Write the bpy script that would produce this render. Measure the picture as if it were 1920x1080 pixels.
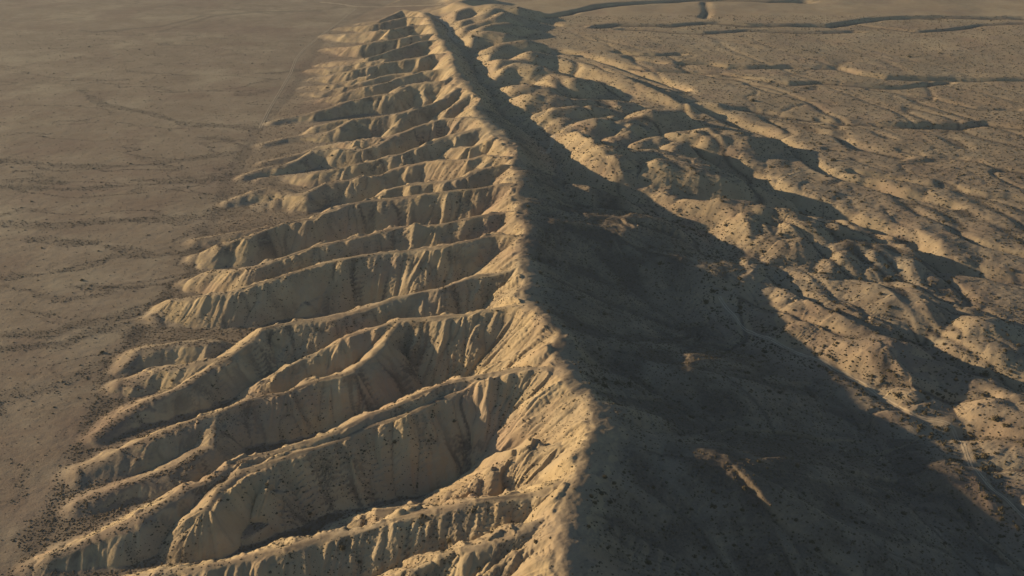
# Low-sun aerial view along an eroded fault scarp in dry grassland.
import bpy, math, random
import numpy as np
from math import radians as R

random.seed(4); rng = np.random.default_rng(11)
C = bpy.context.scene.collection
for o in list(bpy.data.objects): bpy.data.objects.remove(o)

# ------------------------------------------------------------------ camera, sky, sun
CAM_H = 500.0; PITCH = R(24.5); FPX = 2059.0
cam = bpy.data.objects.new('camera', bpy.data.cameras.new('camera')); C.objects.link(cam)
cam.location = (0, 0, CAM_H); cam.rotation_euler = (R(90) - PITCH, 0, 0)
cam.data.sensor_width = 36; cam.data.lens = 36 * FPX / 1920
cam.data.clip_start = 1; cam.data.clip_end = 120000
bpy.context.scene.camera = cam

SUN_EL = R(11.8); SUN_AZ = R(21.0)          # sun stands to the left and a little beyond
sd = (-math.cos(SUN_AZ) * math.cos(SUN_EL), math.sin(SUN_AZ) * math.cos(SUN_EL), math.sin(SUN_EL))
world = bpy.data.worlds.new('World'); bpy.context.scene.world = world; world.use_nodes = True
wn = world.node_tree.nodes; wl = world.node_tree.links
sky = wn.new('ShaderNodeTexSky'); sky.sky_type = 'NISHITA'; sky.sun_disc = False
sky.sun_elevation = SUN_EL; sky.sun_rotation = math.atan2(sd[0], sd[1])
sky.altitude = 700; sky.air_density = 1.3; sky.dust_density = 0.4; sky.ozone_density = 2.0
wl.new(sky.outputs[0], wn['Background'].inputs['Color']); wn['Background'].inputs['Strength'].default_value = 0.058
sun = bpy.data.objects.new('sun', bpy.data.lights.new('sun', 'SUN')); C.objects.link(sun)
sun.data.energy = 5.0; sun.data.angle = R(0.6); sun.data.color = (1.0, 0.75, 0.43)
from mathutils import Vector
sun.rotation_euler = Vector(sd).to_track_quat('Z', 'Y').to_euler()
vs = bpy.context.scene.view_settings
vs.view_transform = 'Standard'; vs.look = 'None'; vs.gamma = 1.0; vs.exposure = 0.62
bpy.context.scene.cycles.max_bounces = 4
HAZE = 3.2e-5
bpy.context.scene.cycles.use_denoising = True

# ------------------------------------------------------------------ surveying helpers
CP, SP = math.cos(PITCH), math.sin(PITCH)
def ground_point(px, py, h):
    """where the sight line through a photo pixel meets the height h"""
    a = (px - 960) / FPX; b = -(py - 540) / FPX
    dx, dy, dz = a, CP + b * SP, -SP + b * CP
    t = (h - CAM_H) / dz
    return (dx * t, dy * t, h)
def line(*pts): return [ground_point(*p) for p in pts]

NU, NV = 1180, 1720
U0, U1 = -0.74, 0.74
Y0, Y1 = 430.0, 3900.0
u = np.linspace(U0, U1, NU); v = np.linspace(math.log(Y0), math.log(Y1), NV)
du, dv = u[1] - u[0], v[1] - v[0]
Y = np.repeat(np.exp(v)[:, None], NU, 1).astype(np.float32)
X = (u[None, :] * Y).astype(np.float32)

_lat = {}
def vnoise(x, y, wl_, seed):
    if seed not in _lat: _lat[seed] = np.random.default_rng(seed).uniform(-1, 1, (256, 256)).astype(np.float32)
    t = _lat[seed]; x = x / wl_ + 37.3 * seed; y = y / wl_ + 17.9 * seed
    xi = np.floor(x).astype(np.int32); yi = np.floor(y).astype(np.int32)
    fx = (x - xi).astype(np.float32); fy = (y - yi).astype(np.float32)
    fx = fx * fx * fx * (fx * (fx * 6 - 15) + 10); fy = fy * fy * fy * (fy * (fy * 6 - 15) + 10)
    x0, x1, y0, y1 = xi & 255, (xi + 1) & 255, yi & 255, (yi + 1) & 255
    return (t[y0, x0] * (1 - fx) + t[y0, x1] * fx) * (1 - fy) + (t[y1, x0] * (1 - fx) + t[y1, x1] * fx) * fy
def fbm(x, y, wl_, seed, n=4, g=0.5):
    s = 0; a = 1.0; tot = 0
    for k in range(n):
        ca, sa = math.cos(k * 1.1), math.sin(k * 1.1)
        s = s + a * vnoise(x * ca - y * sa, x * sa + y * ca, wl_ / 2 ** k, seed + k); tot += a; a *= g
    return s / tot * 1.6
def sstep(a, b, t):
    t = np.clip((t - a) / (b - a), 0, 1); return t * t * (3 - 2 * t)
def window(x0, x1, y0, y1):
    """grid window covering a world rectangle"""
    y0 = max(y0, Y0); y1 = min(max(y1, Y0 + 1), Y1)
    if y1 <= y0: return None
    r0 = max(0, int((math.log(y0) - v[0]) / dv)); r1 = min(NV, int((math.log(y1) - v[0]) / dv) + 2)
    ulo = min(x0 / y0, x0 / y1); uhi = max(x1 / y0, x1 / y1)
    c0 = max(0, int((ulo - U0) / du)); c1 = min(NU, int((uhi - U0) / du) + 2)
    if c1 <= c0 or r1 <= r0: return None
    return slice(r0, r1), slice(c0, c1)

# everything below is measured with slightly wandering coordinates so no slope is a plane
WX = X + fbm(X, Y, 60, 3, 3) * 4.0 + fbm(X, Y, 17, 9, 2) * 1.1
WY = Y + fbm(X, Y, 60, 5, 3) * 4.0 + fbm(X, Y, 17, 13, 2) * 1.1

def seg_cone(out, P, sl, sr=None, rnd=1.5, reach=220, sign=1, conc=0.0, tip=0):
    """raise (sign 1) or carve (sign -1) a ridge or channel along P; sl/sr slopes on its two sides"""
    sr = sl if sr is None else sr
    for (ax, ay, ah), (bx, by, bh) in zip(P[:-1], P[1:]):
        w = window(min(ax, bx) - reach, max(ax, bx) + reach, min(ay, by) - reach, max(ay, by) + reach)
        if w is None: continue
        x = WX[w]; y = WY[w]; ex, ey = bx - ax, by - ay; L2 = ex * ex + ey * ey + 1e-9
        t = np.clip(((x - ax) * ex + (y - ay) * ey) / L2, 0, 1)
        rx = x - ax - t * ex; ry = y - ay - t * ey
        d = np.sqrt(rx * rx + ry * ry)
        s = sl
        if sr != sl:
            side = (ex * (y - ay) - ey * (x - ax)) / math.sqrt(L2)
            k = np.clip(side / (d + 1e-3) * .5 + .5, 0, 1); s = sr + (sl - sr) * k
        q = np.sqrt(d * d + rnd * rnd) - rnd
        if conc: q = q * (1 - conc * np.clip(q / 90, 0, 1))
        if tip: s = s * (.44 + .56 * np.clip((ah + (bh - ah) * t) / tip, 0, 1))     # low ends of spurs lie flatter
        h = ah + (bh - ah) * t - sign * s * q
        o = out[w]
        if sign > 0: np.maximum(o, h, out=o)
        else: np.minimum(o, h, out=o)
def seg_dist(P, reach=1e9, signed=False):
    D = np.full(X.shape, 1e6, np.float32); S = np.ones(X.shape, np.float32)
    for (ax, ay, _), (bx, by, _) in zip(P[:-1], P[1:]):
        if reach < 1e8:
            w = window(min(ax, bx) - reach, max(ax, bx) + reach, min(ay, by) - reach, max(ay, by) + reach)
            if w is None: continue
        else: w = (slice(None), slice(None))
        x = X[w]; y = Y[w]; ex, ey = bx - ax, by - ay; L2 = ex * ex + ey * ey + 1e-9
        t = np.clip(((x - ax) * ex + (y - ay) * ey) / L2, 0, 1)
        d = np.hypot(x - ax - t * ex, y - ay - t * ey)
        m = d < D[w]
        D[w] = np.where(m, d, D[w])
        if signed: S[w] = np.where(m, np.sign(-(ex * (y - ay) - ey * (x - ax))), S[w])   # + = right of the line
    return D * S if signed else D
def smax(a, b, k): 
    h = np.clip(.5 + .5 * (a - b) / k, 0, 1); return b * (1 - h) + a * h + k * h * (1 - h)
def smin(a, b, k): return -smax(-a, -b, k)

# ------------------------------------------------------------------ the surveyed lines (photo x, photo y, height)
CREST = line((1095,1260,73),(1085,1180,74),(1075,1120,75),(1062,1060,76),(1058,1000,77),(1070,940,78.5),(1098,880,80),(1128,805,81),(1112,755,80),
 (1068,705,79),(1052,665,78),(1045,625,78),(1010,592,77),(990,570,76),(985,545,76),(985,510,75),(972,470,75),(985,435,75),
 (978,412,75),(970,385,74),(975,350,73),(965,318,70),(975,290,68),(950,262,67),(925,240,65),(905,222,64),(890,205,62),
 (905,185,61),(880,170,57),(862,150,56),(855,130,54),(850,105,52),(838,90,50),(825,70,47),(812,50,42),(800,32,38),(793,24,34))
SPURS = [
 [(1065,1010,76),(1050,1027,72),(1030,1055,62),(1010,1085,52),(985,1130,40)],
 [(1058,996,77),(1027,1007,72),(985,1030,66),(940,1050,60),(907,1063,56),(870,1080,50),(800,1105,40),(650,1150,20),(450,1200,5)],
 [(1062,955,77),(1040,968,74),(990,992,70),(940,1010,66),(873,1023,61),(827,1037,56),(773,1066,50),(740,1085,45),(650,1120,34),(450,1170,15),(250,1220,3)],
 [(1085,895,78),(1050,910,75),(1000,922,71),(900,935,66),(820,952,60),(740,972,54),(660,998,47),(600,1008,43),(540,1028,40),(480,1041,36),(400,1054,31),(320,1066,24),(240,1095,14),(150,1140,4)],
 [(1126,812,79),(1100,825,76),(1060,835,70),(1013,838,63),(975,855,56),(940,878,50),(913,893,45),(880,908,40),(847,923,34),(817,946,25)],
 [(850,948,48),(800,945,38),(773,941,33),(747,950,30),(707,953,28),(673,967,22),(640,985,16),(630,1000,10)],
 [(1040,690,77),(1000,691,73),(920,704,67),(870,712,63),(827,722,60),(773,740,56),(720,763,52),(640,802,46),(547,835,40),(473,853,36),(430,875,33),(393,900,29),(353,915,26),(267,967,20),(187,1003,12),(110,1032,6),(75,1050,1)],
 [(900,712,65),(853,740,57),(773,768,52),(707,792,47),(640,822,43),(560,845,41),(493,870,38),(450,887,35),(410,915,34),(388,950,30),(386,980,20)],
 [(500,868,38),(510,920,28),(490,980,14),(465,1030,3)],
 [(1030,600,77),(1010,592,77),(985,580,75),(967,575,74),(907,580,69),(873,590,65),(807,593,61),(750,598,57),(730,640,50),(707,668,45),(667,690,42),(640,700,40),(587,714,37),(533,735,34),(460,750,31),(420,770,28),(377,783,25),(317,810,19),(233,847,11),(155,885,3)],
 [(413,776,27),(400,800,22),(397,830,17),(360,853,14),(317,887,11),(233,912,7),(150,940,2)],
 [(583,716,36),(560,738,28),(533,783,12)],
 [(750,598,57),(690,617,50),(640,637,45),(600,655,38),(547,680,30),(500,710,20),(467,745,10)],
 [(873,592,65),(880,625,52),(885,660,38)],
 [(1045,622,77),(1015,607,70),(1000,612,66),(985,630,57),(970,648,47)],
 [(1048,640,77),(1023,645,71),(975,657,60),(940,677,50),(918,698,42)],
 [(978,500,75),(950,510,71),(887,523,66),(827,540,61),(740,557,54),(707,570,51),(640,587,46),(573,603,41),(493,617,36),(473,637,32),(407,680,25),(357,720,18),(293,743,12),(233,777,6),(187,813,1)],
 [(420,672,26),(300,693,12),(233,717,3)],
 [(403,640,15),(333,643,12),(267,653,8),(240,683,2)],
 [(972,440,75),(923,443,70),(853,457,65),(800,467,60),(760,469,57),(680,476,52),(640,487,49),(587,500,44),(500,527,36),(447,542,31),(393,552,24),(333,562,13),(293,592,2)],
 [(500,527,36),(490,557,24),(433,605,2)],
 [(640,487,49),(623,510,40),(610,540,28),(577,567,18),(547,597,5)],
 [(785,468,59),(775,520,38)],
 [(965,398,75),(947,397,72),(887,410,67),(820,423,61),(780,423,58),(707,435,53),(640,453,47),(600,460,44),(533,483,37),(467,503,29),(400,507,15),(360,522,2)],
 [(965,346,73),(933,348,69),(900,353,66),(850,360,62),(800,363,58),(758,367,54),(700,373,50),(640,384,46),(587,410,38),(533,417,34),(480,440,27),(420,460,16),(373,478,3)],
 [(513,423,14),(450,433,9),(377,447,2)],
 [(965,310,70),(925,313,66),(893,321,62),(880,329,60),(842,337,56),(803,340,52),(767,346,48),(733,355,43),(705,369,37),(680,380,28)],
 [(960,297,68),(920,291,65),(905,290,64),(883,297,60),(858,298,56),(823,298,52),(800,302,48),(767,310,43),(742,318,38),(720,329,34),(683,332,32),(657,337,31),(608,341,27),(577,358,20),(550,362,15),(530,355,14),(507,352,13),(480,357,10),(455,367,5),(432,376,1)],
 [(577,358,20),(575,370,16),(567,381,9),(550,394,1)],
 [(548,362,14),(523,374,8),(500,381,3)],
 [(905,240,62),(855,252,56),(842,254,54),(823,259,52),(800,272,48),(775,279,45),(758,287,42),(733,291,39),(717,297,36),(690,302,32),(650,312,27),(623,316,23),(600,320,19),(567,325,12),(533,330,5),(495,335,1)],
 [(930,255,67),(908,264,62),(880,274,55),(850,276,48),(843,276,44)],
 [(905,222,64),(870,220,61),(838,222,57),(817,228,54),(798,231,51),(775,238,48),(747,249,43),(720,257,38),(683,260,32),(665,265,29),(633,268,24),(597,275,16),(560,288,8),(500,303,1)],
 [(735,255,40),(713,270,33),(683,279,29),(620,278,25),(585,283,21),(560,297,16),(540,307,12),(500,315,7),(463,327,2)],
 [(768,208,42),(747,237,26)],
 [(860,165,56),(830,185,50),(798,198,46),(770,207,42),(738,212,38),(703,219,33),(665,223,29),(640,240,22),(622,247,17),(603,250,13),(577,253,9),(540,258,5),(500,268,1)],
 [(655,223,28),(620,230,22),(597,236,17),(583,250,8)],
 [(905,182,61),(890,177,60),(870,185,57),(850,195,53),(833,205,45)],
 [(858,138,55),(840,150,52),(827,152,50),(790,155,46),(767,158,43),(738,175,37),(715,178,34),(697,181,31),(663,188,26),(640,194,23),(613,203,18),(590,208,14),(560,215,8),(518,227,2)],
 [(798,157,46),(795,170,38),(798,185,30)],
 [(852,128,54),(820,130,50),(793,133,46),(775,140,43),(753,145,40),(730,155,35),(688,162,30),(647,173,20),(610,183,8),(590,188,2)],
 [(775,135,44),(740,139,39),(715,144,35),(680,154,28),(647,163,19),(613,169,10),(580,173,2)],
 [(690,142,30),(677,145,26),(660,150,21),(618,158,11),(577,162,1)],
 [(848,98,51),(810,100,47),(782,107,43),(752,113,38),(727,117,34),(705,123,31),(685,126,28),(660,132,23),(627,138,14),(593,144,4)],
 [(720,113,32),(677,117,25),(627,124,14),(585,129,3)],
 [(705,122,31),(698,135,20),(692,148,8)],
 [(830,72,47),(793,77,44),(765,85,41),(737,92,38),(718,100,34),(693,107,29),(660,111,20),(610,116,6)],
 [(737,92,38),(728,105,26),(718,118,12)],
 [(820,62,46),(777,67,42),(748,73,37),(710,77,32),(685,83,26),(660,87,18),(618,89,4)],
 [(735,57,36),(728,68,26),(718,76,16)],
 [(812,46,42),(773,47,38),(740,53,34),(710,57,28),(653,63,14),(615,64,3)],
 [(800,33,38),(768,31,34),(735,38,28),(702,45,20),(640,50,4)],
 [(795,23,33),(757,18,27),(740,26,22),(715,36,14),(680,42,4)],
]
# rounded hills right of the fault (photo x, y, height)
HILLS = [
 [(840,28,24),(880,12,32),(925,7,42),(975,13,40),(1005,20,27)],
 [(848,45,20),(880,35,28),(905,28,35),(925,15,40)],
 [(870,55,22),(885,45,30),(930,32,40),(945,22,42)],
 [(877,72,22),(890,63,30),(910,58,36),(945,62,34),(970,70,25)],
 [(905,52,28),(925,45,38),(950,42,38),(990,52,26)],
 [(885,12,26),(860,3,30),(900,-10,34)],
 [(930,88,24),(950,80,32),(985,75,36),(1010,80,30)],
 [(888,105,25),(905,98,38),(920,104,32)],
 [(908,128,26),(925,110,40),(950,112,38),(985,112,36)],
 [(925,137,26),(945,128,38),(970,118,43),(1010,125,42),(1060,138,34),(1100,160,26)],
 [(1000,97,38),(1050,106,37),(1100,120,36),(1160,140,35),(1220,160,33),(1290,183,29),(1340,192,23)],
 [(940,165,24),(945,160,36),(985,160,38),(1030,165,36),(1080,185,28)],
 [(1035,168,28),(1045,140,36),(1080,148,40),(1110,150,32)],
 [(945,195,24),(950,182,38),(1000,178,43),(1060,185,40),(1110,185,35),(1180,195,28)],
 [(1012,222,20),(1030,210,34),(1052,203,41),(1100,200,38),(1150,200,32)],
 [(1052,238,20),(1058,222,34)],
 [(1070,248,20),(1090,235,32),(1112,225,40),(1150,222,34)],
 [(1038,262,30),(1045,250,42),(1065,248,47),(1100,262,47),(1130,282,45),(1170,285,41),(1220,282,34),(1300,300,28)],
 [(1054,312,34),(1090,300,42),(1130,300,45),(1160,295,43)],
 [(1056,322,35),(1080,330,43),(1115,338,44),(1150,347,38)],
 [(1150,235,26),(1180,220,38),(1220,208,41),(1260,210,36)],
 [(1160,262,22),(1180,245,32),(1190,232,36)],
 [(1205,268,22),(1240,255,32),(1290,245,36),(1340,240,38),(1400,255,34),(1450,262,26)],
 [(1265,275,22),(1300,262,30),(1340,250,36)],
 [(1180,345,18),(1210,322,34),(1245,303,43),(1290,310,42),(1340,325,36),(1400,345,28),(1470,370,22)],
 [(1220,350,20),(1235,330,32),(1250,312,40)],
 [(1245,355,20),(1268,338,30),(1285,318,38)],
 [(1215,362,20),(1240,365,28),(1290,372,26)],
 [(1300,374,26),(1350,378,36),(1420,385,34),(1500,400,34),(1560,415,32),(1660,440,24)],
 [(1310,402,22),(1340,390,30)],
 [(1350,425,20),(1390,405,32)],
 [(1400,450,18),(1430,425,30)],
 [(1440,470,16),(1465,440,28),(1490,420,32)],
 [(1467,475,16),(1490,450,28),(1510,425,32)],
 [(1550,508,15),(1580,480,26),(1600,450,30)],
 [(1612,518,15),(1640,480,26),(1650,460,28)],
 [(1690,520,15),(1700,490,24),(1700,465,26)],
 [(1700,425,24),(1760,450,22),(1800,480,18)],
 [(1440,515,15),(1470,532,24),(1530,560,28),(1600,600,29),(1650,640,29),(1672,685,20)],
 [(1470,512,17),(1530,525,24),(1600,530,26),(1680,545,31),(1720,568,27)],
 [(1750,555,15),(1850,610,26),(1890,650,20)],
 [(1850,725,11),(1900,760,18),(1950,790,20)],
 # low knolls on the shaded flank that reach into the sun
 [(1120,445,40),(1160,425,38),(1190,455,34)],
 [(1180,470,30),(1165,430,40),(1178,408,38)],
 [(1290,495,30),(1330,494,32),(1370,497,28)],
]
CHANNELS = [
 # the fault valley
 [(812,28,26),(833,48,28),(844,62,30),(855,82,29),(870,93,29),(885,120,30),(900,150,31),(925,185,33),(945,215,34),(1005,262,33),(1040,300,31),(1055,340,31),(1110,365,27),(1200,387,24),(1240,410,22),(1320,440,19),(1350,480,17),(1355,520,15),(1347,573,13),(1397,610,10.5),(1447,640,10),(1513,670,9),(1580,705,8.5),(1615,724,8),(1680,764,7.5),(1715,787,7),(1765,800,6.5),(1795,830,6),(1808,860,5.5),(1845,920,5),(1917,975,4),(2000,1060,3)],
]
GULLIES = [   # photo x, y of incised washes on the right plain, depth, half width
 ([(1000,90),(1047,97),(1107,110),(1142,122),(1185,137),(1225,150),(1277,166)], 9, 16),
 ([(1000,115),(1037,120),(1075,128),(1105,137),(1150,150),(1187,162),(1225,180),(1275,198),(1337,212),(1400,237),(1450,252),(1480,275),(1540,318),(1580,332),(1640,345),(1690,362),(1727,367),(1777,380)], 9, 17),
 ([(1205,270),(1247,275),(1297,285),(1335,300),(1385,320),(1422,337),(1490,370),(1527,382),(1590,397),(1640,415),(1690,430),(1727,465),(1765,485),(1815,495),(1877,507),(1960,520)], 10, 15),
 ([(1522,415),(1600,425),(1665,437),(1705,445)], 7, 16),
 ([(1547,512),(1615,520),(1640,527),(1690,537),(1740,550),(1765,562),(1840,575),(1877,590),(1950,610)], 5, 8),
 ([(1440,512),(1477,540),(1515,560),(1552,582),(1590,602),(1627,620),(1665,635),(1715,645),(1752,657),(1802,675),(1852,690),(1877,697),(1915,712),(1980,730)], 8, 10),
 ([(1640,715),(1700,722),(1760,735),(1810,742),(1860,745)], 3, 6),
 ([(1800,805),(1850,812),(1900,828),(1960,840)], 4, 7),
 ([(1810,868),(1860,872),(1920,880)], 3, 5),
 ([(1025,32),(1060,26),(1090,20),(1120,13),(1160,10),(1200,8),(1250,5),(1300,3),(1360,3),(1440,5),(1510,5)], 11, 26),
 ([(1020,42),(1050,50),(1090,52)], 7, 16),
 ([(1120,52),(1160,49),(1200,50),(1260,51),(1320,47),(1345,47),(1400,51),(1440,51),(1500,51),(1555,52),(1600,44),(1640,38),(1700,35),(1780,35),(1920,36)], 9, 26),
 ([(1170,57),(1220,60),(1270,64),(1320,66),(1360,64),(1400,61),(1440,62),(1490,64),(1540,65),(1600,63)], 6, 20),
 ([(1610,50),(1680,58),(1720,63),(1780,58),(1840,48),(1920,46)], 6, 16),
 ([(1320,8),(1322,16),(1325,26),(1318,36)], 7, 18),
 ([(1160,100),(1200,105),(1230,106),(1275,104)], 5, 12),
 ([(1180,112),(1220,117),(1240,121)], 5, 12),
 ([(1280,120),(1330,122),(1360,128),(1400,130),(1480,128),(1520,130),(1570,131),(1610,140),(1660,147),(1760,149),(1850,151),(1960,152)], 8, 15),
 ([(1180,128),(1210,134),(1240,135),(1300,138),(1350,140),(1420,152),(1440,155),(1480,160),(1540,157),(1600,162),(1650,165),(1700,165),(1780,155)], 5, 12),
 ([(1630,170),(1680,176),(1740,183),(1830,205),(1910,207)], 3, 7),
 ([(1400,160),(1435,172),(1500,187),(1560,194)], 3, 7),
 ([(1400,205),(1440,210),(1480,218),(1540,224),(1590,229),(1680,234),(1740,234),(1800,236),(1850,230),(1900,238),(1960,245)], 7, 13),
 ([(1450,228),(1490,237),(1530,247),(1570,253),(1590,268),(1650,283),(1690,292)], 5, 10),
 ([(1600,275),(1640,282),(1700,300),(1750,300),(1830,303),(1880,320),(1920,325)], 4, 8),
 ([(1550,278),(1590,283),(1650,288),(1700,300)], 3, 6),
 ([(1600,322),(1640,328),(1690,335),(1740,345),(1790,350),(1850,365),(1900,368),(1960,380)], 6, 9),
 ([(1690,282),(1750,295),(1800,297),(1860,312),(1900,322)], 3, 7),
 ([(1790,425),(1830,445),(1880,460),(1940,475)], 4, 7),
 ([(1740,575),(1800,590),(1850,600)], 3, 5),
 ([(1650,590),(1700,600),(1740,640)], 1.5, 5),
]
FOOT = line((20,1200,0),(45,1120,0),(60,1075,0),(160,880,0),(245,660,0),(290,590,0),(370,510,0),(400,440,0),(440,340,0),(490,245,0),(550,180,0),(585,120,0),(620,62,0),(690,22,0),(720,12,0))
ROADS_L = line((488,240,0),(505,205,0),(525,172,0),(545,137,0),(555,110,0),(570,92,0),(600,68,0),(625,50,0),(650,30,0),(668,16,0))
ROAD_TOP = line((600,4,0),(640,8,0),(668,13,0),(705,13,0),(760,14,0),(830,16,0))
ROAD_R = line((1347,573,11),(1397,610,11),(1447,640,10),(1480,652,10),(1527,675,9),(1572,696,9),(1615,722,8),(1652,742,8),(1680,762,7.5),(1715,785,7),(1765,790,7),(1790,800,7),(1802,820,6),(1812,855,6),(1825,882,6),(1847,917,5),(1897,947,5),(1917,963,4),(1960,1000,4))
ROAD_V = line((1037,282,17),(1037,290,17),(1031,299,17),(1024,308,17),(1012,320,17))
ROAD_F = line((812,30,24),(833,48,23),(841,56,23),(846,64,22),(842,72,22),(850,79,22),(860,88,21))

# ------------------------------------------------------------------ the height field
Dc = seg_dist(CREST + line((800,15,20),(845,5,20),(850,-40,20)), signed=True)     # + = right of the crest
Df = seg_dist(FOOT, signed=True)
right = sstep(-50, 70, Dc)
base_r = 30 - 25 * sstep(1450, 660, Y) + 4 * sstep(1500, 2200, Y) + fbm(X, Y, 180, 21, 3) * 2.2
Vl = line(*CHANNELS[0]); hv = np.full(X.shape, 10, np.float32); dn = np.full(X.shape, 1e6, np.float32)
for (ax, ay, ah), (bx, by, bh) in zip(Vl[:-1], Vl[1:]):
    ex, ey = bx - ax, by - ay; t = np.clip(((X - ax) * ex + (Y - ay) * ey) / (ex * ex + ey * ey), 0, 1)
    d = np.hypot(X - ax - t * ex, Y - ay - t * ey); m = d < dn
    dn = np.where(m, d, dn); hv = np.where(m, ah + (bh - ah) * t, hv)
base_r = hv + .5 + (base_r - hv) * sstep(20, 330, dn)
base_l = np.clip(Df, 0, 170) * 0.06 + fbm(X, Y, 220, 31, 3) * 0.5
Z = (base_l * (1 - right) + base_r * right).astype(np.float32)
# the right-hand hills
Hh = np.full(Z.shape, -50, np.float32)
for P in HILLS:
    if P[0][1] < 400: P = [(P[0][0], P[0][1], P[0][2] + 7)] + P[1:]
    seg_cone(Hh, line(*[(a, b, h + 1 + 15 * min(1, max(0, (520 - b) / 230))) for a, b, h in P]), 0.54 if P[0][1] < 400 else 0.36, rnd=13 if P[0][1] < 400 else 15, reach=130)
mixr = right
Z = np.where(mixr > 0, smax(Hh, Z, 5.0), Z)
hum = fbm(X, Y, 95, 41, 2) * 2.2 + np.abs(fbm(X, Y, 46, 47, 1)) * 2.4
hum_w = right * sstep(2200, 1300, Y + np.abs(X) * .5) * sstep(700, 250, Dc)
Z += hum * hum_w
# washes
GD = np.zeros_like(Z); GV = np.zeros_like(Z); gul_n = 1 + .3 * fbm(X, Y, 60, 77, 3); gul_m = 1 + .35 * fbm(X, Y, 90, 79, 2)
for pts, dep, hw in GULLIES:
    dep, hw = (dep * .7, hw * .45) if max(b for a, b in pts) < 80 else (dep, hw * .6) if pts[0][1] < 200 else (dep * 1.1, hw * .8)
    P = line(*[(a, b, 30 if b < 420 else 30 - (b - 420) * .05) for a, b in pts]); reach = hw * 2.2
    reach = hw * 5; d = seg_dist(P, reach=reach, signed=True)
    ex, ey = P[-1][0] - P[0][0], P[-1][1] - P[0][1]; L_ = math.hypot(ex, ey)
    c_ = (ey * sd[0] - ex * sd[1]) / L_                 # which bank stands towards the sun
    sg = math.copysign(min(1, abs(c_) * 3), c_)
    side = np.tanh(d / (hw * .5)) * sg
    wid = hw * gul_n * (1.25 - .5 * side)
    GV = np.maximum(GV, np.exp(-(d / (hw * .4)) ** 2))
    GD = np.maximum(GD, dep * gul_m * np.exp(-np.clip(np.abs(d) / wid, 0, 9) ** 2.6))
# a net of smaller drainages between them, running down to the lower right
ca, sa = .91, .41
qa, qb = X * ca + Y * sa, (-X * sa + Y * ca) * .33
net = np.abs(fbm(qa, qb, 95, 161, 3)); net2 = np.abs(fbm(qa, qb * 1.5, 48, 167, 2))
netw = right * sstep(60, 160, Dc) * sstep(2600, 1900, Y + np.abs(X) * .3)
nv1 = sstep(.16, .0, net); nv2 = sstep(.16, .0, net2) * sstep(.05, .3, net)
Z -= netw * (nv1 * 3.4 + nv2 * 1.5) * (1 - .5 * sstep(350, 800, X))
GV = np.maximum(GV, netw * np.maximum(sstep(.05, 0, net), .6 * sstep(.05, 0, net2)))
Z -= GD
# the scarp itself
Zs = np.full(Z.shape, -60, np.float32)
seg_cone(Zs, CREST, 0.92, 0.50, rnd=12, reach=260, conc=.12)
Zright = Zs.copy()
for P in SPURS:
    P = [(a, b, h + (3.5 * (1 - h / 36) if h < 36 else 0)) for a, b, h in P]      # noses end full, not in a point
    seg_cone(Zs, line(*P), 0.82, rnd=7.5, reach=120, tip=30)
scarp = Zs - Z
Z = smax(Zs, Z, 2.5)
ch = np.full(Z.shape, 900, np.float32)
for P in CHANNELS: seg_cone(ch, line(*P), 0.75, rnd=7, reach=90, sign=-1)
Z = np.where(Dc > 0, smin(Z, ch, 4.0), Z)

# low knolls on the shaded flank whose tops stand just clear of the ridge's shadow
def pick(arr, x, y):
    r_ = np.clip(((np.log(y) - v[0]) / dv).astype(int), 0, NV - 1); c_ = np.clip(((x / y - U0) / du).astype(int), 0, NU - 1)
    return arr[r_, c_]
def shadow_height(x, y):
    t = np.arange(4, 600, 2.0); hx, hy = sd[0] / math.cos(SUN_EL), sd[1] / math.cos(SUN_EL)
    return float((pick(Z, x + hx * t, y + hy * t) - t * math.tan(SUN_EL)).max())
for px, py, rx, ry, up in [(1152,440,26,30,5.0),(1160,415,16,18,3.5),(1030,414,7,5,.6),(1276,700,12,26,3.0),(1355,880,16,40,3.4),(1332,497,22,5,.8),
                           (1720,795,16,16,.8),(1800,905,22,18,1.6),(1848,950,16,12,1.0)]:
    g = (0, 0, 20.0)
    for _ in range(6): g = ground_point(px, py, float(pick(Z, np.float64(g[0] if _ else 100), np.float64(g[1] if _ else 800))) if _ else 20.0)
    sh = shadow_height(g[0], g[1]); g = ground_point(px, py, sh); sh = shadow_height(g[0], g[1])
    z0 = float(pick(Z, np.float64(g[0]), np.float64(g[1]))); add = max(0, sh + up - z0)
    print('knoll', px, py, round(z0, 1), round(sh, 1), round(add, 1))
    if px < 1600:      # the knoll is the end of a buttress that runs down from the crest
        t = 10.0
        while float(pick(Dc, np.float64(g[0] - t), np.float64(g[1] + t * .15))) > 4 and t < 400: t += 4
        a_ = (g[0] - t, g[1] + t * .15); za = float(pick(Z, np.float64(a_[0]), np.float64(a_[1])))
        Zk = np.full(Z.shape, -50, np.float32)
        m_ = ((a_[0] + g[0]) / 2, (a_[1] + g[1]) / 2, (za + sh) / 2 - 3)
        seg_cone(Zk, [(a_[0], a_[1], za - 2), m_, (g[0], g[1], sh + up * .8), (g[0] + rx * .7, g[1] - 2, sh - 2), (g[0] + rx * 1.7, g[1] - 4, z0 - 20)], .40, rnd=24, reach=130)
        Z = np.where(Dc > 0, Z + (smax(Zk, Z, 6.0) - Z) * sstep(0, 40, Dc), Z)
    else:
        q = ((WX - g[0]) / (rx * 1.5)) ** 2 + ((WY - g[1]) / (ry * 1.5)) ** 2
        Z += (add + 1) * np.exp(-q ** 1.2 * .8)

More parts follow.
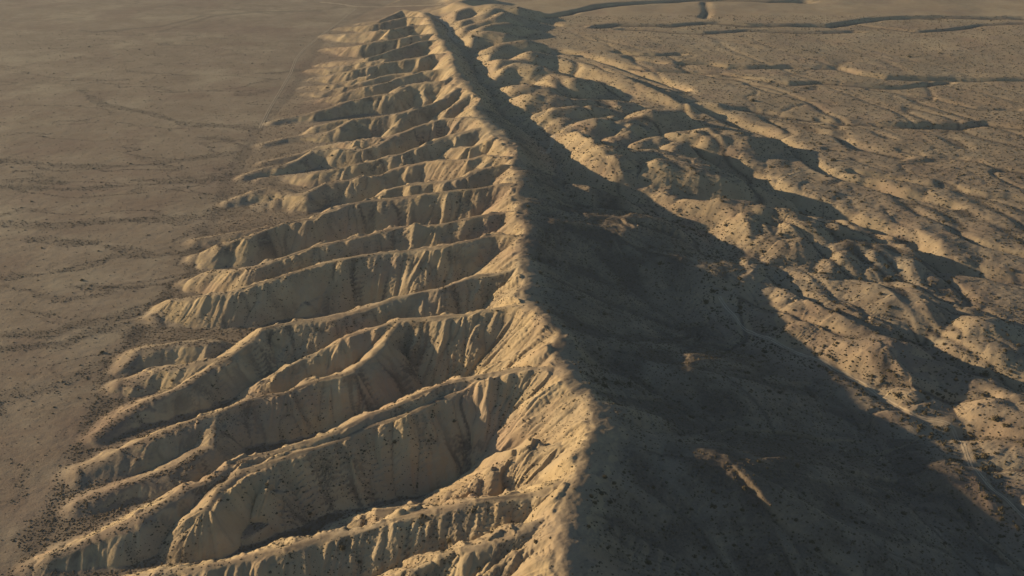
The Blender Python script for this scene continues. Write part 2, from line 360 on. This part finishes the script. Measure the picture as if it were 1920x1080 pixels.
# ------------------------------------------------------------------ rills: noise drawn out along the fall line
def grad(z):
    zu = np.gradient(z, axis=1) / du; zv = np.gradient(z, axis=0) / dv
    gx = zu / Y; gy = (zv - u[None, :] * zu) / Y
    return gx.astype(np.float32), gy.astype(np.float32)
gx, gy = grad(Z); slope = np.hypot(gx, gy)
def blur(a, n):
    for _ in range(n):
        a = (np.roll(a, 1, 0) + a * 2 + np.roll(a, -1, 0)) * .25
        a = (np.roll(a, 1, 1) + a * 2 + np.roll(a, -1, 1)) * .25
    return a
bgx, bgy = blur(gx, 3), blur(gy, 3)
bl = np.hypot(bgx, bgy) + 1e-4
fu = ((bgx / bl - u[None, :] * bgy / bl) / Y / du).astype(np.float32)    # columns per metre of fall
fv = (bgy / bl / Y / dv).astype(np.float32)
mask = (slope > 0.08) & (np.abs(X / Y) < .72)
mi = np.nonzero(mask.ravel())[0]
ri0 = (mi // NU).astype(np.float32); ci0 = (mi % NU).astype(np.float32)
def drawn(noise, step, n):
    nf = noise.ravel(); fuf = fu.ravel(); fvf = fv.ravel()
    acc = nf[mi].copy(); 
    for sgn in (1, -1):
        r = ri0.copy(); c = ci0.copy()
        for k in range(n):
            i = (np.clip(r + .5, 0, NV - 1).astype(np.int32) * NU + np.clip(c + .5, 0, NU - 1).astype(np.int32))
            r += sgn * step * fvf[i]; c += sgn * step * fuf[i]
            i = (np.clip(r + .5, 0, NV - 1).astype(np.int32) * NU + np.clip(c + .5, 0, NU - 1).astype(np.int32))
            acc += nf[i]
    out = np.zeros(noise.size, np.float32); out[mi] = acc / acc.std()
    return out.reshape(noise.shape)
L1 = drawn(vnoise(X, Y, 11, 61) + .6 * vnoise(X, Y, 5.5, 62), 2.2, 14)
L2 = drawn(vnoise(X, Y, 3.6, 63), 1.6, 10)
L3 = drawn(vnoise(X, Y, 19, 64), 4.0, 16)
steep = sstep(.30, .62, slope) * (1 - right)
gentle = sstep(.08, .25, slope) * right
far_fade = sstep(3200, 1600, Y)
L4 = drawn(vnoise(X, Y, 48, 67), 9.0, 14)
rill = (np.abs(L1) - .8) * 1.9 * far_fade + (np.abs(L2) - .8) * 0.85 * sstep(1700, 700, Y) + (np.abs(L3) - .8) * 2.3
Z += steep * rill * (.45 + .55 * sstep(10, 32, Z))
cside = -seg_dist(line(*CHANNELS[0]), signed=True)                      # + = beyond the fault valley
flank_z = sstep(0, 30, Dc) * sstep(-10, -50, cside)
Z += gentle * flank_z * ((np.abs(L4) - .8) * 3.6 * sstep(10, 70, Dc) + (np.abs(L3) - .8) * 1.2 + (np.abs(L1) - .8) * .3)
beyond = sstep(-40, 10, cside) * right
Zb = blur(Z, 3); Z += (Zb - Z) * beyond
mnd = np.abs(fbm(X, Y, 38, 151, 2)); Z += beyond * hum_w * ((mnd - .35) * 3.0 + (np.abs(L3) - .8) * gentle * .7 + (np.abs(L1) - .8) * gentle * .35)
calm = sstep(1900, 1000, Y)
crest_w = sstep(32, 8, np.abs(Dc - 4))
Z += sstep(60, 15, np.abs(Dc - 10)) * fbm(X, Y, 46, 171, 3) * 2.6
Z += fbm(X, Y, 7, 81, 3) * (.14 + .25 * crest_w + .16 * right * calm) + fbm(X, Y, 22, 85, 3) * (.10 + .35 * right * calm)
gx, gy = grad(Z); slope = np.hypot(gx, gy)

# sun and sight tests on the grid (used to place shrubs only)
ang = (Z - CAM_H) / Y
seen = ang >= np.maximum.accumulate(ang, 0) - 2e-3

# ------------------------------------------------------------------ materials
def new_mat(name):
    m = bpy.data.materials.new(name); m.use_nodes = True
    nt = m.node_tree; b = nt.nodes['Principled BSDF']; b.inputs['Roughness'].default_value = .95
    b.inputs['Specular IOR Level'].default_value = .12
    return m, nt, b
def mixc(nt, a, b, f):
    n = nt.nodes.new('ShaderNodeMix'); n.data_type = 'RGBA'
    for k, s in ((6, a), (7, b), (0, f)):
        if isinstance(s, (tuple, float, int)): n.inputs[k].default_value = (*s, 1) if isinstance(s, tuple) else s
        else: nt.links.new(s, n.inputs[k])
    return n.outputs[2]
def noise(nt, co, sc, det=4, rough=.6, lo=.35, hi=.65):
    n = nt.nodes.new('ShaderNodeTexNoise'); n.inputs['Scale'].default_value = sc
    n.inputs['Detail'].default_value = det; n.inputs['Roughness'].default_value = rough
    nt.links.new(co, n.inputs['Vector'])
    r = nt.nodes.new('ShaderNodeMapRange'); r.inputs[1].default_value = lo; r.inputs[2].default_value = hi
    nt.links.new(n.outputs[0], r.inputs[0]); return r.outputs[0]
def mul(nt, a, b):
    n = nt.nodes.new('ShaderNodeMath'); n.operation = 'MULTIPLY'; n.use_clamp = True
    for k, s in enumerate((a, b)):
        if isinstance(s, (float, int)): n.inputs[k].default_value = s
        else: nt.links.new(s, n.inputs[k])
    return n.outputs[0]
gm, nt, bs = new_mat('dry_ground')
tc = nt.nodes.new('ShaderNodeTexCoord').outputs['Object']
def attr(n_):
    a = nt.nodes.new('ShaderNodeAttribute'); a.attribute_name = n_; return a.outputs['Fac']
bare_haze, brush_shade = attr('bare_haze'), attr('brush_shade')
grass = mixc(nt, (.225, .180, .138), (.295, .242, .188), noise(nt, tc, .012, 6))
grass = mixc(nt, grass, (.20, .145, .10), mul(nt, noise(nt, tc, .045, 6, .7, .45, .75), .6))
grass = mixc(nt, grass, (.36, .29, .20), mul(nt, noise(nt, tc, .25, 5, .7, .5, .8), .5))
grass = mixc(nt, grass, (.17, .125, .085), mul(nt, noise(nt, tc, .9, 4, .8, .5, .7), .65))
grass = mixc(nt, grass, (.37, .315, .235), mul(nt, noise(nt, tc, .0065, 7, .65, .52, .72), .55))
grass = mixc(nt, grass, (.20, .140, .112), mul(nt, noise(nt, tc, .0045, 8, .7, .5, .68), .5))
clay = mixc(nt, (.40, .305, .185), (.465, .37, .24), noise(nt, tc, .05, 5))
grass = mixc(nt, grass, (.37, .315, .235), mul(nt, noise(nt, tc, .0065, 7, .65, .52, .72), .55))
grass = mixc(nt, grass, (.20, .140, .112), mul(nt, noise(nt, tc, .0045, 8, .7, .5, .68), .5))
clay = mixc(nt, clay, (.36, .25, .185), mul(nt, noise(nt, tc, .016, 3, .5, .5, .7), .7))
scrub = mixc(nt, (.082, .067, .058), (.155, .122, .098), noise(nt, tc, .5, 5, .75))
col = mixc(nt, grass, clay, bare_haze)
col = mixc(nt, col, scrub, brush_shade)
nt.links.new(col, bs.inputs['Base Color'])
bp = nt.nodes.new('ShaderNodeBump'); bp.inputs['Strength'].default_value = .35; bp.inputs['Distance'].default_value = 1.0
nn = nt.nodes.new('ShaderNodeTexNoise'); nn.inputs['Scale'].default_value = .45; nn.inputs['Detail'].default_value = 6; nn.inputs['Roughness'].default_value = .7
nt.links.new(tc, nn.inputs['Vector']); nt.links.new(nn.outputs[0], bp.inputs['Height']); nt.links.new(bp.outputs[0], bs.inputs['Normal'])

def plain_mat(name, c1, c2, sc=1.0):
    m, nt_, b = new_mat(name); t = nt_.nodes.new('ShaderNodeTexCoord').outputs['Object']
    nt_.links.new(mixc(nt_, c1, c2, noise(nt_, t, sc, 4)), b.inputs['Base Color']); return m
track_m = plain_mat('pale_dust', (.36, .295, .22), (.44, .36, .27), .3)
shrub_m = plain_mat('shrub_leaf', (.075, .062, .038), (.12, .095, .058), .9)
shrub_b = plain_mat('dry_scrub', (.10, .075, .050), (.15, .112, .075), .9)

# ------------------------------------------------------------------ ground attributes
bare_haze_a = sstep(.32, .6, slope) * (1 - .6 * right) 
bare_haze_a = np.clip(bare_haze_a + .6 * sstep(6, 20, scarp + 4) * (1 - right) * sstep(10, 40, Z) + sstep(.35, .6, slope) * right * .15, 0, 1)
bare_haze_a = np.maximum(bare_haze_a, right * .7 * sstep(.26, .45, slope) * sstep(8, 25, dn) * sstep(420, 120, dn) * sstep(950, 1200, Y))
bare_haze_a *= np.clip(.75 + .35 * fbm(X, Y, 30, 91, 3), 0, 1)
near_foot = sstep(-24, -10, Df + fbm(X, Y, 20, 95, 3) * 6) * (1 - right)
wash = np.abs(fbm(X, Y * 2.4, 260, 97, 4))
wash_l = sstep(.07, .0, wash) * sstep(0, -30, Df) * .5
WASHES = [[(150,170),(190,195),(280,213),(350,233),(430,237),(490,241)],[(0,300),(100,310),(200,313),(300,308),(400,292),(450,285)],
 [(0,520),(80,515),(140,505),(190,490),(215,480),(300,483)],[(60,450),(180,457),(230,470),(300,480),(370,470)],[(0,632),(100,628),(140,610),(200,602),(280,575),(310,562)],
 [(0,655),(120,645),(180,622),(230,612),(262,634)],[(130,538),(240,540),(330,530),(385,515)],[(0,350),(120,355),(200,350),(300,345),(400,336),(440,328)],
 [(380,258),(420,262),(455,272),(462,285),(450,298)],[(480,138),(520,137),(555,132)],[(0,418),(90,425),(200,415),(330,410),(410,395)],[(0,745),(100,725),(180,690),(245,655)],
 [(300,60),(400,30),(480,22),(600,20)],[(180,60),(300,50),(380,30)]]
wn_ = fbm(X, Y, 40, 131, 3)
for pts in WASHES:
    dw = seg_dist(line(*[(a, b, 0) for a, b in pts]), reach=60)
    wash_l = np.maximum(wash_l, sstep(13, 2, dw + wn_ * 9) * np.clip(.75 + .5 * wn_, 0, 1) * (Df < 4))
brush_shade_a = near_foot * sstep(.30, .12, slope) * .85 * (1 - .65 * sstep(1150, 1700, Y)) * np.clip(.75 + .5 * fbm(X, Y, 35, 181, 3), 0, 1) + wash_l * .7
flank = flank_z * (.5 + .5 * sstep(.55, .05, np.abs(L4)) + .25 * sstep(.4, .05, np.abs(L3)))  # scrub cover, weighted up to paint the flank's shade and gullies darker
brush_shade_a = np.clip(brush_shade_a + flank * (.85 + .45 * fbm(X, Y, 26, 101, 4)) + right * .3 * np.clip(fbm(X, Y, 30, 103, 4), 0, 1) * calm, 0, .95)
bare_haze_a = np.clip(bare_haze_a + right * .35 * sstep(900, 2000, Y), 0, 1)  # right ground paled with distance: lighter dry grass, and haze put into colour

brush_shade_a = np.maximum(brush_shade_a, right * GV * .9)
brush_shade_a = np.maximum(brush_shade_a, (1 - right) * (Df > 0) * sstep(.35, .6, slope) * np.maximum(sstep(.3, .05, np.abs(L1)) * .55, sstep(.26, .04, np.abs(L3)) * .9) * np.clip(.6 + .5 * fbm(X, Y, 25, 141, 2), 0, 1))

def sheet(name, z, x, y, rows, cols, kind='structure', mat=gm, attrs=None, keep=None, normals=None):
    nr, nc = z.shape
    co = np.stack([x, y, z], -1).reshape(-1, 3).astype(np.float32)
    idx = np.arange(nr * nc).reshape(nr, nc)
    q = np.stack([idx[:-1, :-1], idx[:-1, 1:], idx[1:, 1:], idx[1:, :-1]], -1).reshape(-1, 4)
    if keep is not None: q = q[keep.ravel()]
    used = np.zeros(nr * nc, bool); used[q.ravel()] = True
    remap = np.cumsum(used) - 1; vi = np.nonzero(used)[0]
    q = remap[q]; co = co[vi]
    me = bpy.data.meshes.new(name)
    me.vertices.add(len(co)); me.vertices.foreach_set('co', co.ravel())
    me.loops.add(q.size); me.loops.foreach_set('vertex_index', q.ravel().astype(np.int32))
    me.polygons.add(len(q)); me.polygons.foreach_set('loop_start', np.arange(0, q.size, 4, dtype=np.int32))
    me.polygons.foreach_set('use_smooth', np.ones(len(q), bool))
    me.update(calc_edges=True)
    for k, a in (attrs or {}).items():
        at = me.attributes.new(k, 'FLOAT', 'POINT'); at.data.foreach_set('value', a.ravel()[vi].astype(np.float32))
    me.materials.append(mat)
    if normals is not None:
        me.normals_split_custom_set_from_vertices(normals.reshape(-1, 3)[vi])
    o = bpy.data.objects.new(name, me); C.objects.link(o); o['kind'] = kind
    return o
nrm = np.stack([-gx, -gy, np.ones_like(gx)], -1); nrm /= np.linalg.norm(nrm, axis=-1, keepdims=True)
cell = lambda a: a[:-1, :-1]
is_ridge = (cell(Df) > 0) & (cell(Dc) < 110) & (cell(scarp) > -3)
is_right = (cell(Dc) > 0) & ~is_ridge
A = {'bare_haze': bare_haze_a, 'brush_shade': brush_shade_a}
sheet('scarp_ridge', Z, X, Y, 0, 0, attrs=A, keep=is_ridge, normals=nrm)
sheet('hills', Z, X, Y, 0, 0, attrs=A, keep=is_right & (cell(Y) < 2900), normals=nrm)
sheet('plain', Z, X, Y, 0, 0, attrs=A, keep=~is_ridge & ~(is_right & (cell(Y) < 2900)), normals=nrm)
# the ground beyond, as far as the horizon: rings that start under the edge of the detailed sheet
gxs = np.sign(np.linspace(-1, 1, 161)) * np.abs(np.linspace(-1, 1, 161)) ** 3 * 60000
gys = np.sign(np.linspace(-1, 1, 161)) * np.abs(np.linspace(-1, 1, 161)) ** 3 * 60000 + 2000
FX, FY = np.meshgrid(gxs, gys)
FZ = -6 + 0 * FX
inside = (FY > Y0 + 10) & (FY < Y1 - 60) & (np.abs(FX) < .70 * FY)
FZ = np.where(inside, -45, FZ)
sheet('ground', FZ, FX, FY, 0, 0, attrs={'bare_haze': 0 * FX, 'brush_shade': 0 * FX})

# ------------------------------------------------------------------ height lookup
def zat(x, y, arr=None):
    arr = Z if arr is None else arr
    x = np.asarray(x, float); y = np.asarray(y, float)
    r = (np.log(y) - v[0]) / dv; c = (x / y - U0) / du
    r = np.clip(r, 0, NV - 1.001); c = np.clip(c, 0, NU - 1.001)
    r0 = r.astype(int); c0 = c.astype(int); fr = r - r0; fc = c - c0
    return ((arr[r0, c0] * (1 - fc) + arr[r0, c0 + 1] * fc) * (1 - fr) + (arr[r0 + 1, c0] * (1 - fc) + arr[r0 + 1, c0 + 1] * fc) * fr)

# ------------------------------------------------------------------ dirt roads: two wheel ruts laid on the ground
def road(name, P, gauge=2.0, w=1.1, lift=.12):
    pts = []
    for (ax, ay, _), (bx, by, _) in zip(P[:-1], P[1:]):
        n = max(2, int(math.hypot(bx - ax, by - ay) / 3))
        for k in range(n): pts.append((ax + (bx - ax) * k / n, ay + (by - ay) * k / n))
    pts = np.array(pts)
    for _ in range(14): pts[1:-1] = (pts[:-2] + pts[1:-1] * 2 + pts[2:]) / 4
    t = np.gradient(pts, axis=0); t /= np.linalg.norm(t, axis=1, keepdims=True); nrm_ = np.stack([-t[:, 1], t[:, 0]], 1)
    vs_, fs = [], []
    for s in (-1, 1):
        wob = w * (1 + .25 * np.sin(np.arange(len(pts)) * .7 + s))
        b0 = len(vs_)
        for k in range(5):
            off = s * gauge + (k / 4 - .5) * wob * 2
            e = pts + nrm_ * off[:, None]
            z = zat(e[:, 0], e[:, 1]) + lift - (.02 if k in (0, 4) else 0)
            vs_ += [tuple(a) for a in np.column_stack([e, z])]
        n = len(pts)
        for k in range(4):
            for i in range(n - 1): fs.append((b0 + k * n + i, b0 + k * n + i + 1, b0 + (k + 1) * n + i + 1, b0 + (k + 1) * n + i))
    me = bpy.data.meshes.new(name); me.from_pydata(vs_, [], fs); me.materials.append(track_m)
    for p in me.polygons: p.use_smooth = True
    if me.polygons and me.polygons[0].normal.z < 0: me.flip_normals()
    o = bpy.data.objects.new(name, me); C.objects.link(o); o['kind'] = 'structure'
    return o
road('dirt_road', ROADS_L, 1.7, .8, .2)
road('dirt_road', ROAD_TOP, 3.0, 2.5, .3)
road('dirt_road', ROAD_R, 1.2, .7)
road('dirt_road', ROAD_V, 1.5, 1.6, .2)
road('dirt_road', ROAD_F, 2.0, 2.4, .3)

# ------------------------------------------------------------------ shrubs
def shrub_template(seed, leaves=0):
    """an uneven low dome of twiggy clumps"""
    r = np.random.default_rng(seed); V, F = [], []
    lobes = 4 if not leaves else 7
    for k in range(lobes):
        a = r.uniform(0, 6.283); d = 0 if k == 0 else r.uniform(.35, .65)
        cx, cy, s = d * math.cos(a), d * math.sin(a), (.72 if k == 0 else r.uniform(.32, .55))
        seg, rings = 6, 2; b = len(V)
        for j in range(rings):
            el = (0.0, .75)[j]
            for i in range(seg):
                th = i / seg * 6.283 + j * .5 + a; q = s * r.uniform(.75, 1.2)
                V.append((cx + q * math.cos(th) * math.cos(el), cy + q * math.sin(th) * math.cos(el), q * 1.0 * math.sin(el) - .12 * (j == 0)))
        V.append((cx, cy, s * r.uniform(.85, 1.15)))
        for i in range(seg):
            i2 = (i + 1) % seg
            F += [(b + i, b + i2, b + seg + i2), (b + i, b + seg + i2, b + seg + i), (b + seg + i, b + seg + i2, b + 2 * seg)]
    for k in range(leaves):
        a, e = r.uniform(0, 6.283), r.uniform(.1, 1.4); q = r.uniform(.7, 1.05)
        p = np.array([q * math.cos(a) * math.cos(e), q * math.sin(a) * math.cos(e), q * math.sin(e) * .9])
        t1 = r.normal(size=3) * .12; t2 = r.normal(size=3) * .12; b = len(V)
        V += [tuple(p - t1), tuple(p + t1), tuple(p + t2)]; F.append((b, b + 1, b + 2))
    return np.array(V, np.float32), np.array(F, np.int32)

def scatter(n, dens):
    """n trial points spread evenly over the seen ground, kept with probability dens(row, col)"""
    uu = rng.uniform(-.6, .6, n); yy = Y0 * (2500 / Y0) ** rng.uniform(0, 1, n) ** .9
    keepw = (yy / 2500) ** 0
    x = uu * yy; y = yy
    p = zat(x, y, dens) * (y / 900.0) ** 2 * .9      # equal area: log-polar cells grow with distance squared
    k = rng.uniform(0, 1, n) < p
    return x[k], y[k]
sx_plain = sstep(5, -25, Df)
clump = fbm(X, Y, 90, 111, 4)
d_left = sx_plain * (.12 + .10 * sstep(.15, .7, clump) * sstep(-480, -40, Df) + 1.0 * wash_l)
d_foot = flank_z * (.28 + .5 * sstep(.1, .7, fbm(X, Y, 30, 191, 4))) + wash_l * .9 * sx_plain + near_foot * sstep(.34, .15, slope) * sstep(45, 10, Z) * 2.2
rill_line = np.maximum(sstep(.22, .05, np.abs(L1)), sstep(.22, .05, np.abs(L3)))
d_spur = (1 - right) * sstep(.2, .4, slope) * (Df > 0) * (.75 + 2.6 * rill_line) * sstep(.0, .5, fbm(X, Y, 40, 117, 3) + .4)
d_right = right * (.26 + .22 * sstep(.1, .8, clump)) * sstep(60, 160, Dc + 30) + right * sstep(170, 60, Dc) * .3
for pts, dep, hw in GULLIES[4:8]:
    d_right += right * sstep(hw * 1.2, 0, seg_dist(line(*[(a, b, 10) for a, b in pts]), reach=60)) * .8
d_right += right * GV * .5
dch = seg_dist(line(*CHANNELS[0]), reach=80); d_right += sstep(16, 3, np.abs(dch - 9)) * .8
droad = np.minimum(seg_dist(ROAD_R, reach=30), seg_dist(ROADS_L, reach=30))
clear = sstep(3.5, 6, droad)
dens = ((d_left + d_spur + d_right) * clear).astype(np.float32)
x1, y1 = scatter(260000, dens)
r1 = rng.lognormal(-.22, .42, len(x1)) * 1.0
r1 *= np.where(zat(x1, y1, right) > .5, 1.1, .66)
r1 *= 1 - .22 * zat(x1, y1, flank_z)
x2, y2 = scatter(300000, (d_foot * clear).astype(np.float32))
r2 = rng.lognormal(-.15, .3, len(x2)) * .9
print('shrubs', len(x1), len(x2))

# the 300 that show largest stand as things of their own
z1 = zat(x1, y1)
depth = y1 * CP + (CAM_H - z1) * SP
ppx = 960 + x1 / depth * FPX; ppy = 540 + (y1 * SP - (CAM_H - z1) * CP) / depth * -FPX
vis = (zat(x1, y1, seen.astype(np.float32)) > .9) & (ppx > 8) & (ppx < 1912) & (ppy > 8) & (ppy < 1072)
score = np.where(vis, r1 / depth, 0); big = np.argsort(-score)[:300]
rest = np.ones(len(x1), bool); rest[big] = False
protos = []
for k in range(6):
    V_, F_ = shrub_template(200 + k, 60)
    me = bpy.data.meshes.new('shrub'); me.from_pydata(V_.tolist(), [], F_.tolist()); me.materials.append(shrub_m); protos.append(me)
AR = zat(x1, y1, right); DCv = zat(x1, y1, Dc); DFv = zat(x1, y1, Df); SLv = zat(x1, y1, slope)
GXv = zat(x1, y1, gx); Rd = zat(x1, y1, np.minimum(droad, 60)); n_big = 0
def where_text(i):
    size = 'small' if r1[i] < 1.25 else ('medium sized' if r1[i] < 1.6 else 'broad')
    if AR[i] > .5:
        if Rd[i] < 14: return size + ' dark rounded shrub beside the dirt track right of the ridge', 'shrubs beside the valley track'
        if DCv[i] < 60: return size + ' dark shrub high on the shaded slope just right of the ridge crest', 'shrubs on the shaded side of the ridge'
        if DCv[i] < 170: return size + ' dark shrub on the middle of the shaded slope right of the ridge', 'shrubs on the shaded side of the ridge'
        if ppx[i] > 1750 and ppy[i] < 900: return size + ' dark shrub with a long shadow on the sunlit ground beyond the track', 'shrubs on the sunlit ground at right'
        return size + ' dark shrub low on the valley floor left of the dirt track', 'shrubs on the valley floor'
    if DFv[i] < 0: return size + ' dark shrub alone on the flat grass plain left of the ridge', 'shrubs on the left plain'
    if GXv[i] > 0 and SLv[i] > .3: return size + ' dark shrub on the sunlit side of a clay spur', 'shrubs on the clay spurs'
    if SLv[i] > .3: return size + ' dark shrub clinging to the shaded wall of a clay spur', 'shrubs on the clay spurs'
    return size + ' dark shrub in the gully bottom between two clay spurs', 'shrubs in the gullies'
for j, i in enumerate(big):
    o = bpy.data.objects.new('shrub', protos[j % 6]); C.objects.link(o)
    o.location = (x1[i], y1[i], z1[i] - .05); s = float(r1[i]); o.scale = (s, s, s * random.uniform(.7, .95))
    o.rotation_euler = (0, 0, random.uniform(0, 6.28))
    lab, grp = where_text(i); o['label'] = lab; o['category'] = 'shrub'; o['group'] = grp

def shrub_mass(name, x, y, r, mat, label):
    T = [shrub_template(300 + k) for k in range(8)]
    n = len(x); z = zat(x, y); ids = rng.integers(0, 8, n); ang_ = rng.uniform(0, 6.283, n); hs = rng.uniform(.65, 1.0, n)
    VV, FF, base = [], [], 0
    for k, (V_, F_) in enumerate(T):
        m = ids == k; c, s = np.cos(ang_[m])[:, None], np.sin(ang_[m])[:, None]; rr = r[m][:, None]
        px_ = (V_[None, :, 0] * c - V_[None, :, 1] * s) * rr + x[m][:, None]
        py_ = (V_[None, :, 0] * s + V_[None, :, 1] * c) * rr + y[m][:, None]
        pz_ = V_[None, :, 2] * rr * hs[m][:, None] + z[m][:, None] - .08
        VV.append(np.stack([px_, py_, pz_], -1).reshape(-1, 3))
        q = m.sum(); FF.append((F_[None] + (np.arange(q) * len(V_))[:, None, None] + base).reshape(-1, 3)); base += q * len(V_)
    VV = np.concatenate(VV).astype(np.float32); FF = np.concatenate(FF).astype(np.int32)
    me = bpy.data.meshes.new(name); me.vertices.add(len(VV)); me.vertices.foreach_set('co', VV.ravel())
    me.loops.add(FF.size); me.loops.foreach_set('vertex_index', FF.ravel()); me.polygons.add(len(FF))
    me.polygons.foreach_set('loop_start', np.arange(0, FF.size, 3, dtype=np.int32)); me.update(calc_edges=True)
    me.materials.append(mat); o = bpy.data.objects.new(name, me); C.objects.link(o)
    o['kind'] = 'stuff'; o['label'] = label; o['category'] = 'shrubs'
    return o
shrub_mass('distant_shrubs', x1[rest], y1[rest], r1[rest], shrub_m, 'dark shrubs scattered thinly over the far slopes and plains')
shrub_mass('brown_scrub', x2, y2, r2, shrub_b, 'low brown scrub crowding the gully mouths along the foot of the spurs')

# ------------------------------------------------------------------ the thin evening haze
bpy.ops.mesh.primitive_cube_add(size=1)
hz = bpy.context.object; hz.name = 'haze'; hz.location = (0, 14000, 240); hz.scale = (60000, 60000, 600); hz['kind'] = 'stuff'
hm = bpy.data.materials.new('thin_air'); hm.use_nodes = True; ht = hm.node_tree
ht.nodes.remove(ht.nodes['Principled BSDF'])
pv = ht.nodes.new('ShaderNodeVolumePrincipled'); pv.inputs['Density'].default_value = HAZE
pv.inputs['Color'].default_value = (.62, .78, 1.0, 1); pv.inputs['Anisotropy'].default_value = .2
ht.links.new(pv.outputs[0], ht.nodes['Material Output'].inputs['Volume']); hz.data.materials.append(hm)
